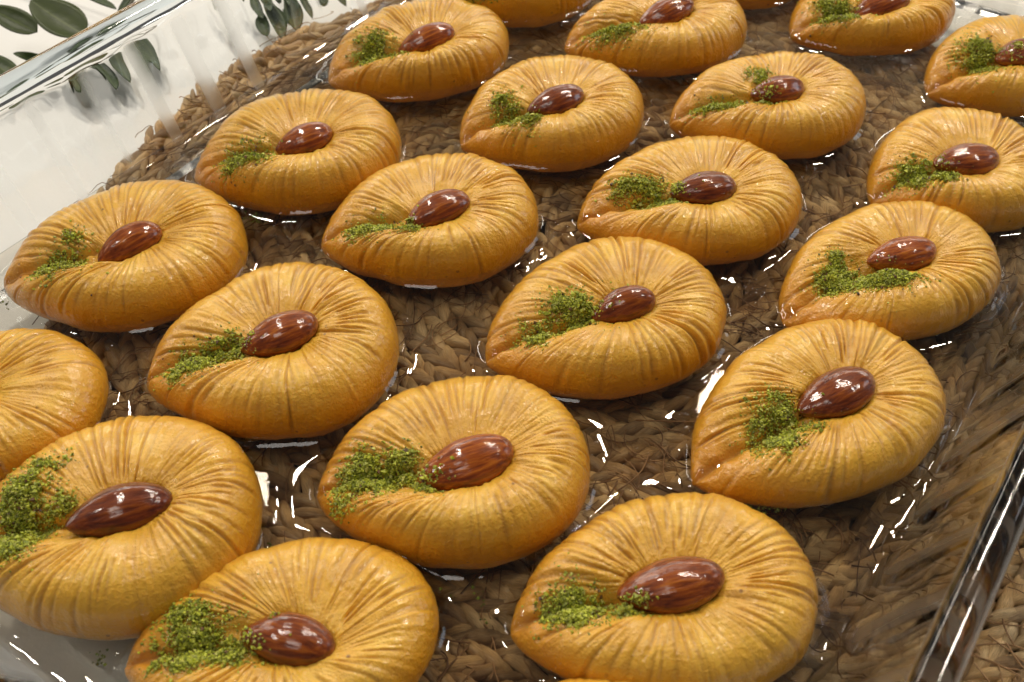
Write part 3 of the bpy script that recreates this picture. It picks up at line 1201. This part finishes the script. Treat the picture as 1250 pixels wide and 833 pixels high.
def leaf_mesh(seed, L=.030, Wd=.0155):
    r = np.random.default_rng(seed)
    nu, nw = 16, 9
    V, U = [], []
    for i in range(nu):
        a = i / (nu - 1)
        w = Wd / 2 * (math.sin(math.pi * min(1, a ** .78)) ** .62) * (1 if 0 < a < 1 else 0) + .0002
        for j in range(nw):
            b = (j / (nw - 1)) * 2 - 1
            z = .0022 * b * b * (w / Wd * 2) - .0016 * math.sin(math.pi * a) * 0 + .003 * (a - .5) ** 2 * r.uniform(.9, 1.1)
            V.append((a * L, b * w, z))
            U.append((a, b, seed))
    V = np.array(V)
    n0 = len(V)
    V2 = V.copy()
    V2[:, 2] -= .0005
    idx = np.arange(n0).reshape(nu, nw)
    q = np.stack([idx[:-1, :-1], idx[1:, :-1], idx[1:, 1:], idx[:-1, 1:]], -1).reshape(-1, 4)
    loop = list(idx[:, 0]) + list(idx[-1, 1:]) + list(idx[::-1, -1][1:]) + list(idx[0, ::-1][1:-1])
    sd = [(loop[i], loop[i] + n0, loop[(i + 1) % len(loop)] + n0, loop[(i + 1) % len(loop)]) for i in range(len(loop))]
    me = mesh_np('leaf', np.concatenate([V, V2]), np.concatenate([q, q[:, ::-1] + n0, np.array(sd)]))
    vec_attr(me, 'leaf_uv', np.concatenate([U, U]))
    me.materials.append(M_LEAF)
    return me


leaf_protos = [leaf_mesh(s) for s in range(4)]


def sprig(stem_px, leaves, label):
    base = at(*stem_px[0][:2], stem_px[0][2])
    root = empty('leafy_sprig', base)
    tag(root, label, 'sprig', 'green leaf sprigs on the white cloth')
    pts = np.array([at(*p) for p in stem_px]) - base
    k = np.linspace(0, len(pts) - 1, 24)
    sp = np.stack([np.interp(k, range(len(pts)), pts[:, j]) for j in range(3)], -1)
    for _ in range(2):
        sp[1:-1] = (sp[:-2] + sp[1:-1] * 2 + sp[2:]) / 4
    v, f = tube_np(sp, np.linspace(.0011, .0006, 24), 7)
    link('stem', mesh_np('stem', v, f), M_STEM, root)
    for i, (x0, y0, z0, x1, y1, z1, wsc) in enumerate(leaves):
        a, b = Vector(at(x0, y0, z0)), Vector(at(x1, y1, z1))
        d = b - a
        o = bpy.data.objects.new('leaf', leaf_protos[i % 4])
        col.objects.link(o)
        o.parent = root
        q = d.to_track_quat('X', 'Z')
        o.rotation_mode = 'QUATERNION'
        tw = Matrix.Rotation(random.uniform(-.5, .5), 3, 'X').to_quaternion()
        o.rotation_quaternion = q @ tw
        s = d.length / .030
        o.scale = (s, s * wsc, s)
        o.location = a - Vector(base)


sprig([(20, -60, .0), (175, -25, .004), (146, 30, .002), (112, 62, -.004), (75, 78, -.008)],
      [(103, 44, .004, 38, 2, .012, 1.15), (46, 40, .0, -14, 10, .006, .85), (142, 12, .004, 93, -8, .014, 1.0), (146, 20, .004, 170, -18, .012, .9),
       (20, 98, -.006, -22, 66, .0, 1.0), (60, 78, -.008, 16, 66, -.002, .8), (108, 66, -.008, 62, 80, -.006, .6), (112, 60, -.008, 140, 56, -.004, .8),
       (104, 80, -.012, 136, 114, -.010, 1.0), (148, 58, -.012, 170, 98, -.010, .9), (-40, 30, .0, -70, 60, .004, 1), (92, 74, -.010, 112, 108, -.012, .5)],
      'leafy green sprig lying over the glass rim at the top left corner')
sprig([(300, -50, .0), (318, -20, .0), (345, -8, -.002), (385, -15, -.004)],
      [(310, -6, -.004, 320, 22, -.008, 1.0), (322, 14, -.008, 322, 46, -.012, .9), (345, -5, -.004, 352, 44, -.012, 1.2), (372, -10, -.004, 384, 22, -.010, 1.1),
       (300, -30, .0, 290, 4, -.004, .9), (400, -20, -.004, 420, 8, -.008, .9), (330, -15, -.002, 345, 12, -.004, .8)],
      'green leaves seen through the glass wall near the top edge, above the placemat')

# crumbs that fell into the syrup
VV_, FF_, CC_, b_i = [], [], [], 0
octa = np.array([(1, 0, 0), (-1, 0, 0), (0, 1, 0), (0, -1, 0), (0, 0, 1), (0, 0, -1)], float)
of = np.array([(0, 2, 4), (2, 1, 4), (1, 3, 4), (3, 0, 4), (2, 0, 5), (1, 2, 5), (3, 1, 5), (0, 3, 5)])
for (cx, cyy, rx, ry, n) in [(310, 266, 14, 8, 40), (330, 670, 10, 8, 10), (122, 805, 10, 8, 22), (925, 622, 26, 5, 50), (100, 778, 8, 4, 8), (250, 470, 10, 10, 0),
                             (8, 372, 9, 5, 12), (585, 745, 10, 20, 8), (560, 745, 40, 40, 8)]:
    for _ in range(n):
        w = at(cx + rng.normal(0, .55) * rx, cyy + rng.normal(0, .55) * ry, SY0)
        sz = rng.uniform(.0002, .0006)
        v = octa * rng.uniform(.5, 1.2, (6, 1)) * sz + np.array([w[0], w[1], SY0 + .0001])
        VV_.append(v)
        FF_.append(of + b_i)
        b_i += 6
        CC_.append(np.repeat((np.array([.17, .22, .03]) * rng.uniform(.4, 1.2))[None], 6, 0))
me3 = mesh_np('floating_crumbs', np.concatenate(VV_), np.concatenate(FF_), False)
color_attr(me3, 'crumb_colour', np.concatenate(CC_))
fc = link('floating_crumbs', me3, M_CRUMB)
fc['kind'] = 'stuff'
fc['label'] = 'stray pistachio crumbs floating in the syrup between the pastries'

# small bubbles caught in the syrup
ico = []
for la in range(1, 5):
    for lo in range(7):
        a_, b_ = math.pi / 2 * la / 5 + .12, 2 * math.pi * (lo + .5 * (la % 2)) / 7
        ico.append((math.cos(a_) * math.cos(b_), math.cos(a_) * math.sin(b_), math.sin(a_)))
ring0 = [(math.cos(2 * math.pi * k_ / 7), math.sin(2 * math.pi * k_ / 7), 0) for k_ in range(7)]
bvv = np.array(ring0 + ico + [(0, 0, 1.03)])
bff = []
for la in range(4):
    for lo in range(7):
        a_, b_ = la * 7 + lo, la * 7 + (lo + 1) % 7
        bff.append((a_, b_, b_ + 7, a_ + 7))
bff = np.array(bff)
cap = np.array([(28 + k_, 28 + (k_ + 1) % 7, 35, 35) for k_ in range(7)])
VV_, FQ, b_i = [], [], 0
for (cx, cyy, rx, ry, n) in [(908, 318, 9, 5, 14), (903, 350, 12, 6, 16), (925, 362, 14, 10, 26), (845, 530, 7, 14, 30), (690, 285, 16, 14, 26), (840, 505, 10, 10, 14),
                             (965, 500, 8, 16, 10), (640, 360, 10, 12, 12), (790, 300, 10, 8, 8), (500, 400, 6, 14, 8), (1105, 545, 12, 20, 10), (745, 560, 50, 20, 10)]:
    for _ in range(n):
        w = at(cx + rng.normal(0, .6) * rx, cyy + rng.normal(0, .6) * ry, SY0 + .0003)
        if min(np.min(np.hypot(ol[:, 0] - w[0], ol[:, 1] - w[1])) for ol in outlines) < .0008:
            continue
        sz = rng.uniform(.00025, .0008)
        VV_.append(bvv * sz + np.array([w[0], w[1], SY0 + .0003]))
        FQ += [tuple(x + b_i for x in q) for q in bff.tolist()] + [tuple(x + b_i for x in q[:3]) for q in cap.tolist()]
        b_i += len(bvv)
bb = link('syrup_bubbles', mesh_np('syrup_bubbles', np.concatenate(VV_), FQ), clear_layer('bubble_film', (.97, .96, .93), 1.7, .02))
bb['kind'] = 'stuff'
bb['label'] = 'tiny air bubbles on the surface of the syrup'
